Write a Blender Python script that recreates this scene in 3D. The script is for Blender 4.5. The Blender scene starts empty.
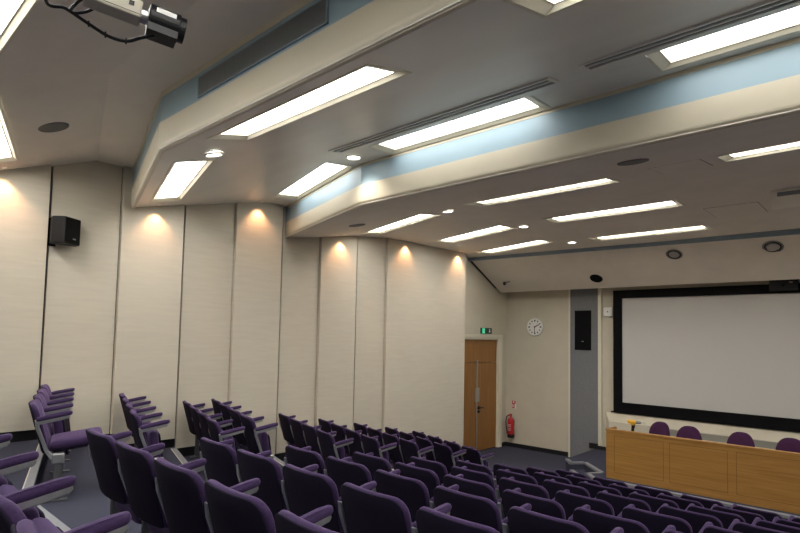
import bpy, bmesh, math, random
from mathutils import Vector, Matrix, Euler
random.seed(7)
C = bpy.context.scene.collection
PI = math.pi
R = math.radians

# ------------------------------------------------------------------ materials
def new_mat(name):
    m = bpy.data.materials.new(name); m.use_nodes = True
    nt = m.node_tree
    return m, nt, nt.nodes['Principled BSDF']

def mat(name, col, rough=.6, metal=0., noise=0., nscale=40., bump=0., bscale=200., stretch=(1, 1, 1), spec=.5, sheen=0., sheen_tint=None):
    m, nt, b = new_mat(name)
    b.inputs['Base Color'].default_value = (*col, 1)
    b.inputs['Roughness'].default_value = rough
    b.inputs['Metallic'].default_value = metal
    b.inputs['Specular IOR Level'].default_value = spec
    if sheen:
        b.inputs['Sheen Weight'].default_value = sheen
        b.inputs['Sheen Roughness'].default_value = .45
        if sheen_tint: b.inputs['Sheen Tint'].default_value = (*sheen_tint, 1)
    if noise or bump:
        tc = nt.nodes.new('ShaderNodeTexCoord'); mp = nt.nodes.new('ShaderNodeMapping')
        mp.inputs['Scale'].default_value = stretch
        nt.links.new(tc.outputs['Object'], mp.inputs['Vector'])
    if noise:
        n = nt.nodes.new('ShaderNodeTexNoise'); n.inputs['Scale'].default_value = nscale; n.inputs['Detail'].default_value = 4
        nt.links.new(mp.outputs['Vector'], n.inputs['Vector'])
        r = nt.nodes.new('ShaderNodeValToRGB')
        r.color_ramp.elements[0].position = .3; r.color_ramp.elements[1].position = .7
        r.color_ramp.elements[0].color = (*[max(0, c * (1 - noise)) for c in col], 1)
        r.color_ramp.elements[1].color = (*[min(1, c * (1 + noise)) for c in col], 1)
        nt.links.new(n.outputs['Fac'], r.inputs['Fac']); nt.links.new(r.outputs['Color'], b.inputs['Base Color'])
    if bump:
        n2 = nt.nodes.new('ShaderNodeTexNoise'); n2.inputs['Scale'].default_value = bscale
        nt.links.new(mp.outputs['Vector'], n2.inputs['Vector'])
        bp = nt.nodes.new('ShaderNodeBump'); bp.inputs['Strength'].default_value = bump; bp.inputs['Distance'].default_value = .004
        nt.links.new(n2.outputs['Fac'], bp.inputs['Height']); nt.links.new(bp.outputs['Normal'], b.inputs['Normal'])
    return m

def wood(name, c1, c2, axis='z'):
    m, nt, b = new_mat(name)
    tc = nt.nodes.new('ShaderNodeTexCoord'); mp = nt.nodes.new('ShaderNodeMapping')
    mp.inputs['Scale'].default_value = {'z': (30, 30, 1.2), 'x': (1.2, 30, 30), 'y': (30, 1.2, 30)}[axis]
    nt.links.new(tc.outputs['Object'], mp.inputs['Vector'])
    n = nt.nodes.new('ShaderNodeTexNoise'); n.inputs['Scale'].default_value = 1.; n.inputs['Detail'].default_value = 6; n.inputs['Distortion'].default_value = .6
    nt.links.new(mp.outputs['Vector'], n.inputs['Vector'])
    r = nt.nodes.new('ShaderNodeValToRGB'); r.color_ramp.elements[0].position = .3; r.color_ramp.elements[1].position = .72
    r.color_ramp.elements[0].color = (*c1, 1); r.color_ramp.elements[1].color = (*c2, 1)
    nt.links.new(n.outputs['Fac'], r.inputs['Fac']); nt.links.new(r.outputs['Color'], b.inputs['Base Color'])
    b.inputs['Roughness'].default_value = .42
    return m

def emit(name, col, s):
    m, nt, b = new_mat(name)
    b.inputs['Base Color'].default_value = (*col, 1)
    b.inputs['Emission Color'].default_value = (*col, 1)
    b.inputs['Emission Strength'].default_value = s
    return m

EM = 13.0
M = dict(
    ceil=mat('ceiling_paint', (.82, .765, .68), .75, noise=.03, nscale=3, bump=.25, bscale=160),
    gloss=mat('ceiling_satin_paint', (.80, .775, .71), .36, noise=.04, nscale=2, bump=.06, bscale=1.5, stretch=(.5, 1.6, 1), spec=.6),
    cream=mat('cream_paint', (.62, .57, .45), .5, noise=.02, nscale=4),
    trimc=mat('cream_trim', (.72, .68, .55), .4),
    blue=mat('blue_paint', (.30, .42, .50), .45, noise=.02, nscale=4),
    bluegrey=mat('blue_grey_paint', (.25, .33, .40), .5),
    fabric=mat('wall_fabric', (.575, .525, .43), .9, noise=.035, nscale=7, stretch=(1, .4, 4), bump=.25, bscale=260, spec=.2),
    gap=mat('dark_gap', (.02, .025, .032), .8),
    frontw=mat('front_wall_paint', (.58, .53, .425), .75, noise=.03, nscale=3, bump=.12, bscale=180, spec=.3),
    skirt=mat('black_skirting', (.008, .008, .01), .5),
    carpet=mat('carpet', (.052, .055, .080), .95, noise=.35, nscale=170, bump=.5, bscale=300, spec=.1),
    nosing=mat('nosing_grey', (.22, .23, .25), .5, noise=.1, nscale=60),
    nosing_edge=mat('nosing_edge', (.62, .60, .52), .4),
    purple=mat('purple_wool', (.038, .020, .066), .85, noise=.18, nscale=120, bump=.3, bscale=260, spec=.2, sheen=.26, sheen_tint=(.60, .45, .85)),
    purple_dark_shade=mat('dark_shaded_purple_wool', (.010, .0065, .018), .9, noise=.15, nscale=150, bump=.2, bscale=260, spec=.15),  # seat-back rears: same wool with shade painted in; also the dark seat pans
    plum=mat('plum_fabric', (.060, .018, .060), .85, noise=.15, nscale=120, spec=.2, sheen=.2, sheen_tint=(.7, .4, .7)),
    alu=mat('polished_aluminium', (.46, .47, .48), .3, metal=.85, noise=.06, nscale=30),
    darkmetal=mat('dark_metal', (.13, .13, .14), .4, metal=.6),
    steel=mat('brushed_steel', (.50, .50, .50), .35, metal=.9),
    blackp=mat('black_plastic', (.009, .009, .010), .45, spec=.25),
    blackm=mat('matt_black', (.003, .003, .004), .6, spec=.12),
    grille=mat('grille_grey', (.20, .215, .225), .6),
    spkgrey=mat('speaker_grille_grey', (.17, .165, .155), .7, noise=.1, nscale=400),
    lensgrey=mat('lens_grey', (.42, .40, .37), .4),
    ventmesh=mat('vent_mesh', (.30, .29, .245), .6, noise=.12, nscale=300),
    greyfab=mat('grey_fabric', (.20, .205, .215), .9, noise=.12, nscale=60, bump=.2, bscale=250, spec=.2),
    screen=mat('screen_white', (.56, .545, .525), .8, spec=.2),
    door=wood('door_veneer', (.24, .105, .026), (.34, .165, .048), 'z'),
    oak=wood('oak_veneer', (.33, .155, .032), (.45, .235, .058), 'x'),
    oakdark=mat('oak_groove', (.14, .065, .016), .6),
    white=mat('white_plastic', (.82, .81, .78), .4),
    red=mat('red_paint', (.42, .012, .018), .3),
    yellow=mat('yellow_plastic', (.78, .42, .02), .4),
    beige=mat('beige_casing', (.52, .48, .38), .5),
    dark=mat('dark_ink', (.02, .02, .02), .6),
    grey=mat('mid_grey', (.25, .25, .24), .5),
    glow=emit('diffuser_glow', (1., .985, .955), EM), glow_front=emit('diffuser_glow_front', (1., .985, .955), EM * .95), glow_band=emit('diffuser_glow_band', (1., .985, .955), EM * .42), glow_mid=emit('diffuser_glow_mid', (1., .985, .955), EM * 1.4), glow_rear=emit('diffuser_glow_rear', (1., .985, .955), EM * 1.25),
    washglow=emit('wash_glow', (1., .75, .5), .6),
    lampglow=emit('lamp_glow', (1., .94, .85), 12.),
    exitglow=emit('exit_glow', (.06, .62, .34), .55),
    exitdark=emit('exit_panel', (.004, .03, .02), .05),
)

# ------------------------------------------------------------------ helpers
def obj(name, bm, m, parent=None, loc=None, rot=None, smooth=False):
    bmesh.ops.recalc_face_normals(bm, faces=bm.faces[:])
    me = bpy.data.meshes.new(name)
    if smooth:
        for f in bm.faces: f.smooth = True
    bm.to_mesh(me); bm.free()
    mm = m if isinstance(m, (list, tuple)) else [m]
    for x in mm: me.materials.append(M[x] if isinstance(x, str) else x)
    o = bpy.data.objects.new(name, me); C.objects.link(o)
    if parent: o.parent = parent
    if loc: o.location = loc
    if rot: o.rotation_euler = rot
    return o

def tag(o, label, cat, group=None):
    o['label'] = label; o['category'] = cat
    if group: o['group'] = group
    return o

def thing(name, label, cat, loc=(0, 0, 0), rot=(0, 0, 0), group=None):
    o = bpy.data.objects.new(name, None); C.objects.link(o)
    o.empty_display_size = .1
    o.location = loc; o.rotation_euler = rot
    return tag(o, label, cat, group)

def struct(o):
    o['kind'] = 'structure'; return o

def box(bm, x0, x1, y0, y1, z0, z1, mi=0, mtx=None):
    vs = [bm.verts.new((x, y, z)) for z in (z0, z1) for y in (y0, y1) for x in (x0, x1)]
    fs = [(0, 1, 3, 2), (4, 6, 7, 5), (0, 4, 5, 1), (2, 3, 7, 6), (0, 2, 6, 4), (1, 5, 7, 3)]
    out = []
    for f in fs:
        q = bm.faces.new([vs[i] for i in f]); q.material_index = mi; out.append(q)
    if mtx: bmesh.ops.transform(bm, matrix=mtx, verts=vs)
    return vs

def bev(bm, w, seg=2, ang=40):
    es = [e for e in bm.edges if len(e.link_faces) == 2 and e.calc_face_angle(0) > R(ang)]
    bmesh.ops.bevel(bm, geom=es, offset=w, segments=seg, affect='EDGES', profile=.5)

def bbox(*a, w=.006, seg=2):
    bm = bmesh.new(); box(bm, *a); bmesh.ops.recalc_face_normals(bm, faces=bm.faces[:]); bev(bm, w, seg); return bm

def cyl(bm, r, z0, z1, n=24, r2=None, mtx=None, cap=True):
    r2 = r if r2 is None else r2
    a = [bm.verts.new((r * math.cos(2 * PI * i / n), r * math.sin(2 * PI * i / n), z0)) for i in range(n)]
    b = [bm.verts.new((r2 * math.cos(2 * PI * i / n), r2 * math.sin(2 * PI * i / n), z1)) for i in range(n)]
    for i in range(n):
        bm.faces.new((a[i], a[(i + 1) % n], b[(i + 1) % n], b[i]))
    if cap:
        bm.faces.new(a[::-1]); bm.faces.new(b)
    if mtx: bmesh.ops.transform(bm, matrix=mtx, verts=a + b)
    return a + b

def lathe(bm, prof, n=28, mtx=None):
    rings = []; allv = []
    for (r, z) in prof:
        if r < 1e-5:
            v = bm.verts.new((0, 0, z)); rings.append([v]); allv.append(v)
        else:
            rg = [bm.verts.new((r * math.cos(2 * PI * i / n), r * math.sin(2 * PI * i / n), z)) for i in range(n)]
            rings.append(rg); allv += rg
    for a, b in zip(rings, rings[1:]):
        for i in range(n):
            j = (i + 1) % n
            if len(a) == 1 and len(b) == 1: continue
            if len(a) == 1: bm.faces.new((a[0], b[i], b[j]))
            elif len(b) == 1: bm.faces.new((a[i], a[j], b[0]))
            else: bm.faces.new((a[i], a[j], b[j], b[i]))
    if mtx: bmesh.ops.transform(bm, matrix=mtx, verts=allv)
    return allv

def tube(bm, pts, r, n=8, radii=None):
    pts = [Vector(p) for p in pts]
    prev = None; rings = []
    up = Vector((.13, .2, .97))
    for i, p in enumerate(pts):
        t = (pts[min(i + 1, len(pts) - 1)] - pts[max(i - 1, 0)]).normalized()
        u = t.cross(up)
        if u.length < 1e-3: u = t.cross(Vector((1, 0, 0)))
        u.normalize(); v = t.cross(u).normalized()
        rr = radii[i] if radii else r
        rings.append([bm.verts.new(p + u * rr * math.cos(2 * PI * k / n) + v * rr * math.sin(2 * PI * k / n)) for k in range(n)])
    for a, b in zip(rings, rings[1:]):
        for k in range(n):
            bm.faces.new((a[k], a[(k + 1) % n], b[(k + 1) % n], b[k]))
    bm.faces.new(rings[0][::-1]); bm.faces.new(rings[-1])

def spline(pts, n=6):
    pts = [Vector(p) for p in pts]; out = []
    P = [pts[0]] + pts + [pts[-1]]
    for i in range(1, len(P) - 2):
        for k in range(n):
            t = k / n; a, b, c, d = P[i - 1], P[i], P[i + 1], P[i + 2]
            out.append(.5 * (2 * b + (c - a) * t + (2 * a - 5 * b + 4 * c - d) * t * t + (3 * b - a - 3 * c + d) * t ** 3))
    out.append(pts[-1]); return out

def sweep(bm, path, prof):
    """path: list of (y,z); prof: list of (x half section, offset normal) rectangular ribbon swept in the YZ plane"""
    rings = []
    for i, p in enumerate(path):
        a = Vector(path[max(i - 1, 0)]); b = Vector(path[min(i + 1, len(path) - 1)])
        t = (b - a).normalized(); nn = Vector((-t.y, t.x))
        w, h = prof[i]
        q = Vector(p)
        rings.append([bm.verts.new((sx * w, q.x + nn.x * sh * h, q.y + nn.y * sh * h)) for sx, sh in ((-1, -1), (1, -1), (1, 1), (-1, 1))])
    for a, b in zip(rings, rings[1:]):
        for k in range(4):
            bm.faces.new((a[k], a[(k + 1) % 4], b[(k + 1) % 4], b[k]))
    bm.faces.new(rings[0][::-1]); bm.faces.new(rings[-1])

def rrect(w, h, rad, n=5):
    """rounded rectangle outline centred on 0; rad = (bl, br, tr, tl)"""
    pts = []
    for (cx, cy, a0, r) in ((-w, -h, PI, rad[0]), (w, -h, 1.5 * PI, rad[1]), (w, h, 0, rad[2]), (-w, h, .5 * PI, rad[3])):
        ox = cx + (r if cx < 0 else -r); oy = cy + (r if cy < 0 else -r)
        for i in range(n + 1):
            a = a0 + .5 * PI * i / n
            pts.append((ox + r * math.cos(a), oy + r * math.sin(a)))
    return pts

def pillow(bm, outline, t, edge=.02, fn=None, puff=.0):
    """cushion: outline in (u,v), thickness t along d; fn(u,v,d)->xyz"""
    mx = max(abs(p[0]) for p in outline); my = max(abs(p[1]) for p in outline)
    def ring(ins, d):
        sx = (mx - ins) / mx; sy = (my - ins) / my
        return [(u * sx, v * sy, d) for u, v in outline]
    h = t / 2
    def frac(f, d): return [(u * f, v * f, d) for u, v in outline]
    rs = [frac(.3, -h - puff), frac(.62, -h - puff * .7), ring(edge, -h), ring(edge * .3, -h * .72), ring(0, -h * .2), ring(0, h * .2), ring(edge * .3, h * .72), ring(edge, h), frac(.62, h + puff * .7), frac(.3, h + puff)]
    rv = [[bm.verts.new(fn(*p)) for p in r] for r in rs]
    n = len(outline)
    for a, b in zip(rv, rv[1:]):
        for i in range(n):
            bm.faces.new((a[i], a[(i + 1) % n], b[(i + 1) % n], b[i]))
    for r, d in ((rv[0], -h - puff), (rv[-1], h + puff)):
        c = bm.verts.new(fn(0, 0, d))
        for i in range(n): bm.faces.new((r[i], r[(i + 1) % n], c))

def prism(bm, poly, z0, z1, mi=0):
    a = [bm.verts.new((x, y, z0)) for x, y in poly]; b = [bm.verts.new((x, y, z1)) for x, y in poly]
    n = len(poly)
    for i in range(n):
        bm.faces.new((a[i], a[(i + 1) % n], b[(i + 1) % n], b[i])).material_index = mi
    bm.faces.new(a[::-1]).material_index = mi; bm.faces.new(b).material_index = mi

def text_mesh(txt, size, m, parent, loc, rot, name='lettering', ext=.001):
    cu = bpy.data.curves.new('txt', 'FONT'); cu.body = txt; cu.size = size; cu.extrude = ext
    cu.align_x = 'CENTER'; cu.align_y = 'CENTER'
    to = bpy.data.objects.new('txt', cu); C.objects.link(to)
    dg = bpy.context.evaluated_depsgraph_get()
    me = bpy.data.meshes.new_from_object(to.evaluated_get(dg))
    bpy.data.objects.remove(to); me.name = name
    me.materials.clear(); me.materials.append(M[m])
    o = bpy.data.objects.new(name, me); C.objects.link(o); o.parent = parent; o.location = loc; o.rotation_euler = rot
    return o

# ------------------------------------------------------------------ plan of the hall
XK, XKR, TK = -4.7, 1.1, .295        # ceiling bays fold here and slope at TK beyond
XL, XR = -7.2, 3.6                   # face of left wall panels, right wall
YB, YF = -3.0, 12.13                 # back wall, front wall
XD = -7.56                           # wall with the double door
YE = 9.83                            # end of the left wall
TH = math.atan(TK)

def off(x):
    return (XK - x) * TK if x < XK else ((x - XKR) * TK if x > XKR else 0.)
PROF = {0: [(-3.9, 4.35), (-2.0, 4.72), (-.40, 4.74)],
        1: [(-.40, 4.03), (1.55, 4.77), (1.98, 4.77)],
        2: [(1.98, 4.26), (2.65, 4.42), (3.43, 4.605), (4.0, 4.71), (4.34, 4.72)],
        3: [(4.34, 4.23), (4.99, 4.325), (5.77, 4.455), (6.54, 4.545), (7.3, 4.56), (10.75, 4.555)]}
def cz(zone, yc):
    p = PROF[zone]
    for (a, za), (b, zb) in zip(p, p[1:]):
        if a <= yc <= b: return za + (zb - za) * (yc - a) / (b - a), (zb - za) / (b - a)
    return p[-1][1], 0.

def F(k): return .13 + .147 * k
KX, KXR, TF = -4.8, 1.2, .306
def riser(k, x):
    y = 1.19 + .75 * (8 - k)
    if x < KX: y += (KX - x) * TF
    if x > KXR: y += (x - KXR) * TF
    if k == 5 and x < -5.1: y += .53
    return y

# ------------------------------------------------------------------ floor
bm = bmesh.new()
cols = [-7.62, -5.2, KX, KXR, 3.62]
def strip(ya, yb, z):
    a = [bm.verts.new((x, ya(x), z)) for x in cols]; b = [bm.verts.new((x, yb(x), z)) for x in cols]
    for i in range(len(cols) - 1): bm.faces.new((a[i], a[i + 1], b[i + 1], b[i]))
def rise(y, z0, z1):
    a = [bm.verts.new((x, y(x), z0)) for x in cols]; b = [bm.verts.new((x, y(x), z1)) for x in cols]
    for i in range(len(cols) - 1): bm.faces.new((a[i], a[i + 1], b[i + 1], b[i]))
strip(lambda x: riser(-1, x), lambda x: 12.2, 0.)
rise(lambda x: riser(-1, x), 0., F(0))
for k in range(0, 13):
    strip(lambda x: riser(k, x), lambda x: riser(k - 1, x), F(k))
    rise(lambda x: riser(k, x), F(k), F(k + 1))
strip(lambda x: YB - .2, lambda x: riser(12, x), F(13))
floor = struct(obj('floor', bm, 'carpet'))
# nosing strips on the step edges in the side aisle
for k in range(0, 11):
    for (x0, x1) in ((-7.15, -5.2), (-5.2, KX), (KX, -3.72)):
        bm = bmesh.new()
        p0 = Vector((x0, riser(k, x0), 0)); p1 = Vector((x1, riser(k, x1), 0))
        d = (p1 - p0).normalized(); n = Vector((d.y, -d.x, 0))
        if n.y > 0: n = -n
        z = F(k + 1)
        poly = [p0 + n * .058, p1 + n * .058, p1 - n * .004, p0 - n * .004]
        prism(bm, [(p.x, p.y) for p in poly], z - .03, z + .004)
        poly = [p0 + n * .066, p1 + n * .066, p1 + n * .058, p0 + n * .058]
        prism(bm, [(p.x, p.y) for p in poly], z - .01, z + .0045, 1)
        struct(obj('nosing', bm, ['nosing', 'nosing_edge'], floor))

# ------------------------------------------------------------------ left wall: backing and fabric panels
bm = bmesh.new(); box(bm, -7.75, XL - .08, YB - .2, YE, -.1, 5.2)
wall_left = struct(obj('wall_left', bm, 'gap'))
seams = [1.816 + .796 * i for i in range(-6, 9)] + [YE + .0]
def base_level(y):
    for k in range(12, -2, -1):
        if y < riser(k, XL): return F(k + 1)
    return 0.
for i, (a, b) in enumerate(zip(seams, seams[1:])):
    proud = i % 2 == 1 or i == len(seams) - 2
    a2, b2 = a + (.005 if proud else .016 + .055 * max(0, a) / 7.2), b - (.006 if proud else .007)
    brk = sorted([riser(k, XL) for k in range(-1, 13) if a2 < riser(k, XL) < b2])
    ys = [a2] + [y for r_ in brk for y in (r_ - .001, r_ + .001)] + [b2]
    tilt = .008 if proud else -.006
    bm = bmesh.new()
    fr, bk = [], []
    outline = [(y, base_level(y) + .125) for y in ys] + [(b2, 4.92), (a2, 4.92)]
    for (y, z) in outline:
        x = (XL if proud else XL - .055) + tilt * (y - (a2 + b2) / 2) / .4
        fr.append(bm.verts.new((x, y, z))); bk.append(bm.verts.new((XL - .085, y, z)))
    n = len(outline)
    bm.faces.new(fr); bm.faces.new(bk[::-1])
    for q in range(n): bm.faces.new((fr[q], fr[(q + 1) % n], bk[(q + 1) % n], bk[q]))
    struct(obj('panel', bm, 'fabric', wall_left))
bm = bmesh.new()
ys = [YB] + sorted([riser(k, XL) for k in range(-1, 13)]) + [YE]
for a, b in zip(ys, ys[1:]):
    z = base_level((a + b) / 2)
    box(bm, XL - .085, XL - .062, a, b, z - .15, z + .14)
struct(obj('baseboard_left', bm, 'skirt'))
bm = bmesh.new(); box(bm, XL - .08, XL + .012, YE - .02, YE + .012, .0, 4.92)
struct(obj('trim_1', bm, 'trimc'))

# ------------------------------------------------------------------ door wall, front wall, back and right walls
DY0, DY1, DZ = 10.10, 11.78, 2.655
bm = bmesh.new()
box(bm, XD - .2, XD, YE - .05, DY0 - .04, 0, 5); box(bm, XD - .2, XD, DY1 + .04, YF + .1, 0, 5); box(bm, XD - .2, XD, DY0 - .04, DY1 + .04, DZ + .03, 5)
struct(obj('wall_side', bm, 'frontw'))
bm = bmesh.new(); box(bm, XD - .2, XR + .3, YF, YF + .2, -.1, 5)
wall_front = struct(obj('wall_front', bm, 'frontw'))
bm = bmesh.new(); box(bm, XR, XR + .2, YB - .2, YF + .1, -.1, 5.2); struct(obj('wall_right', bm, 'fabric'))
bm = bmesh.new(); box(bm, -7.7, XR + .2, YB - .2, YB, -.1, 5.2); struct(obj('wall_back', bm, 'fabric'))
bm = bmesh.new(); box(bm, XD, -5.82, YF - .022, YF, 0, .10); struct(obj('baseboard_front', bm, 'skirt'))
bm = bmesh.new(); box(bm, XD, XD + .02, 11.95, YF - .022, 0, .10); box(bm, XD, XD + .02, YE, 9.98, 0, .10); struct(obj('baseboard_side', bm, 'skirt'))

# double door
door = struct(obj('door_1', bbox(XD - .10, XD - .055, DY0, 10.93 - .003, .01, 2.10, w=.003), 'door'))
dl = struct(obj('leaf', bbox(XD - .10, XD - .055, 10.93 + .003, DY1, .01, 2.10, w=.003), 'door', door))
struct(obj('overpanel', bbox(XD - .10, XD - .055, DY0, DY1, 2.106, DZ, w=.003), 'door', door))
bm = bmesh.new()
for (y0, y1, z0, z1) in ((DY1, DY1 + .045, 0, DZ + .045), (DY0 - .045, DY0, 0, DZ + .045), (DY0, DY1, DZ, DZ + .045)):
    box(bm, XD - .16, XD + .004, y0, y1, z0, z1)
for (y0, y1, z0, z1) in ((DY1 + .045, DY1 + .15, 0, DZ + .12), (DY0 - .15, DY0 - .045, 0, DZ + .12), (DY0 - .045, DY1 + .045, DZ + .045, DZ + .12)):
    box(bm, XD - .01, XD + .022, y0, y1, z0, z1)
struct(obj('door_frame', bm, 'trimc', door))
bm = bmesh.new(); box(bm, XD - .054, XD - .04, 10.905, 10.955, .03, 2.12)
struct(obj('meeting_strip', bm, 'steel', door))
h = struct(obj('push_plate', bbox(XD - .054, XD - .03, 10.85, 11.02, 1.17, 1.50, w=.004), 'steel', door))
bm = bmesh.new()
cyl(bm, .035, 0, .05, 16, mtx=Matrix.Translation((XD - .054, 11.0, 1.03)) @ Matrix.Rotation(PI / 2, 4, 'Y'))
tube(bm, [(XD - .01, 11.0, 1.03), (XD + .01, 11.02, 1.03), (XD + .012, 11.14, 1.025)], .013, 8)
cyl(bm, .03, 0, .04, 16, mtx=Matrix.Translation((XD - .054, 11.0, .94)) @ Matrix.Rotation(PI / 2, 4, 'Y'))
struct(obj('door_handle', bm, 'blackp', door))
bm = bmesh.new(); box(bm, XD - .055, XD - .035, 10.9, 10.96, 2.02, 2.16)
struct(obj('bolt_keep', bm, 'steel', door))

# grey column strip and cream edge trims on the front wall
bm = bmesh.new(); box(bm, -5.81, -5.145, YF - .04, YF, 0, 4.1); struct(obj('trim_2', bm, 'greyfab'))
bm = bmesh.new(); box(bm, -5.85, -5.81, YF - .05, YF, 0, 4.1); struct(obj('trim_3', bm, 'trimc'))
bm = bmesh.new(); box(bm, -5.145, -5.07, YF - .055, YF, .28, 4.1); struct(obj('trim_4', bm, 'trimc'))
bm = bmesh.new(); box(bm, -5.35, -5.145, YF - .06, YF - .04, .28, .40); box(bm, -5.145, -4.95, YF - .075, YF - .055, .28, .36); struct(obj('baseboard_stage', bm, 'skirt'))

# ------------------------------------------------------------------ stage
ST = .28
bm = bmesh.new()
A, B_, C_, D_, E_, F_ = (-5.20, 10.62), (-4.985, 10.37), (-4.79, 10.59), (-4.24, 10.05), (-4.41, 9.80), (-4.15, 9.53)
stage_poly = [(-5.22, YF), A, B_, C_, D_, E_, F_, (XR, 9.53), (XR, YF)]
prism(bm, stage_poly, 0, ST)
stage = struct(obj('floor_stage', bm, 'carpet'))
bm = bmesh.new(); prism(bm, [B_, C_, D_, E_], 0, ST / 2); struct(obj('step', bm, 'carpet', stage))
def nose(p, q, z, name='nosing', w=.07):
    p = Vector((*p, 0)); q = Vector((*q, 0)); d = (q - p).normalized(); n = Vector((-d.y, d.x, 0))
    bm = bmesh.new()
    pts = [p - d * .01 - n * .006, q + d * .01 - n * .006, q + d * .01 + n * w, p - d * .01 + n * w]
    prism(bm, [(v.x, v.y) for v in pts], z - .035, z + .004)
    struct(obj(name, bm, 'nosing', stage))
nose(A, B_, ST); nose(B_, C_, ST); nose(C_, D_, ST); nose(D_, E_, ST); nose(E_, F_, ST); nose(F_, (XR, 9.53), ST, w=.10)
nose(B_, E_, ST / 2)

# ------------------------------------------------------------------ ceiling with fittings recessed into it
CUT = {0: [], 1: [], 2: [], 3: []}
def place(zone, x, yc, drop=0.):
    """location and rotation of a fitting lying in the ceiling surface of a bay"""
    z, s = cz(zone, yc)
    rz = -TH if x < XK - .3 else (TH if x > XKR + .3 else 0.)
    return (x, yc + off(x), z - drop), (math.atan(s * math.cos(TH) if rz else s), 0, rz)
def cutter(zone, loc, rot, hx, hy, dep):
    CUT[zone].append((Matrix.Translation(loc) @ Euler(rot).to_matrix().to_4x4(), hx, hy, dep))

def luminaire(zone, x, yc, label, hx=.95, hy=.18, real=True):
    loc, rot = place(zone, x, yc)
    cutter(zone, loc, rot, hx, hy, .085)
    t = thing('ceiling_light', label, 'ceiling light', loc, rot, 'recessed fluorescent ceiling lights')
    bm = bmesh.new()
    def rect(ax, ay, z, dy=0.): return [bm.verts.new((sx * ax, sy * ay + dy, z)) for sx, sy in ((-1, -1), (1, -1), (1, 1), (-1, 1))]
    rings = [rect(hx + .022, hy + .022, -.001), rect(hx + .020, hy + .020, -.007), rect(hx - .004, hy - .004, -.007), rect(hx - .065, hy - .030, .018), rect(hx - .075, hy - .040, .018), rect(hx - .075, hy - .040, .082)]
    for a, b in zip(rings, rings[1:]):
        for q in range(4): bm.faces.new((a[q], a[(q + 1) % 4], b[(q + 1) % 4], b[q]))
    obj('frame', bm, 'trimc', t)
    bm = bmesh.new(); box(bm, -hx + .072, hx - .072, -hy + .036, hy - .036, .066, .080)
    d = obj('diffuser', bm, 'glow_front' if zone == 3 else ('glow_band' if zone == 2 and yc > 3.9 else ('glow_rear' if zone == 0 else ('glow_mid' if zone == 1 else 'glow'))), t)
    return t

lum = [
 (1, -3.40, .57, 'recessed fluorescent light cut off at the top left corner by the cables'),
 (1, -5.98, .60, 'recessed fluorescent light at the far left edge near the round ceiling speaker'),
 (2, -3.28, 2.36, 'long recessed fluorescent light just in front of the vent grille bulkhead'),
 (2, -5.95, 2.36, 'short looking recessed light at the wall end of the grille bulkhead, above the speaker side'),
 (2, -.41, 2.36, 'recessed fluorescent light whose corner shows at the top middle edge of the photo'),
 (2, -5.82, 4.12, 'recessed fluorescent light beside the kinked left end of the pale blue band'),
 (2, -3.22, 4.14, 'recessed fluorescent light along the middle of the pale blue band'),
 (2, -.36, 4.05, 'large bright recessed fluorescent light at top right above the pale blue band'),
 (3, -3.33, 6.02, 'thin long recessed light in the front bay nearest the cream beam'),
 (3, -.35, 5.93, 'thin recessed light at the right edge under the cream beam'),
 (3, -6.00, 5.98, 'small thin recessed light near the cream wall panels under the beam end'),
 (3, -3.18, 7.87, 'bright recessed light in the middle row of the front bay, centre'),
 (3, -5.81, 7.82, 'recessed light in the middle row of the front bay, nearest the wall panels'),
 (3, -3.30, 9.81, 'recessed light in the front row, just behind the blue grey line, centre'),
 (3, -5.95, 9.38, 'recessed light in the front row above the wooden door'),
 (3, -.32, 9.81, 'recessed light in the front row half hidden by the boxed out ceiling unit'),
]
for a in lum: luminaire(*a)
# the same fittings over the seats to the right of and behind the photographer
for z_, yc in ((2, 2.36), (2, 4.1), (3, 6.0), (3, 7.85), (3, 9.4)):
    luminaire(z_, 2.25, yc, 'recessed fluorescent light in the right hand bays of the hall')
for x in (-.41, 2.3): luminaire(1, x, .58, 'recessed fluorescent light above the rear seats')
for x in (-5.9, -3.3, -.4, 2.2): luminaire(0, x, -1.4, 'recessed fluorescent light at the back of the hall')

spots = []
def downlight(zone, x, yc, label, r=.088):
    loc, rot = place(zone, x, yc)
    t = thing('downlight', label, 'downlight', loc, rot, 'round ceiling downlights')
    bm = bmesh.new(); lathe(bm, [(r - .02, -.003), (r - .012, -.016), (r, -.014), (r + .004, -.001)], 28)
    obj('ring', bm, 'white', t)
    bm = bmesh.new(); lathe(bm, [(0, -.006), (r - .035, -.006), (r - .019, -.004), (r - .019, -.002), (0, -.002)], 24)
    obj('lamp', bm, 'lampglow', t, smooth=True)
    l = bpy.data.lights.new('downlight_lamp', 'SPOT'); l.energy = 26; l.spot_size = R(130); l.spot_blend = .9; l.shadow_soft_size = .06; l.color = (1, .9, .78)
    o = bpy.data.objects.new('downlight_lamp', l); C.objects.link(o); o.location = (loc[0], loc[1], loc[2] - .05)
downlight(2, -4.79, 2.50, 'lit round downlight between two lights in front of the grille bulkhead')
downlight(2, -4.57, 4.10, 'lit round downlight beside the kink of the pale blue band')
downlight(3, -4.79, 6.09, 'small round downlight in the front bay nearest the cream beam')
downlight(3, -4.66, 7.99, 'small round downlight in the middle row of the front bay')
downlight(3, -4.70, 9.85, 'small round downlight in the front row of the front bay')

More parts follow.
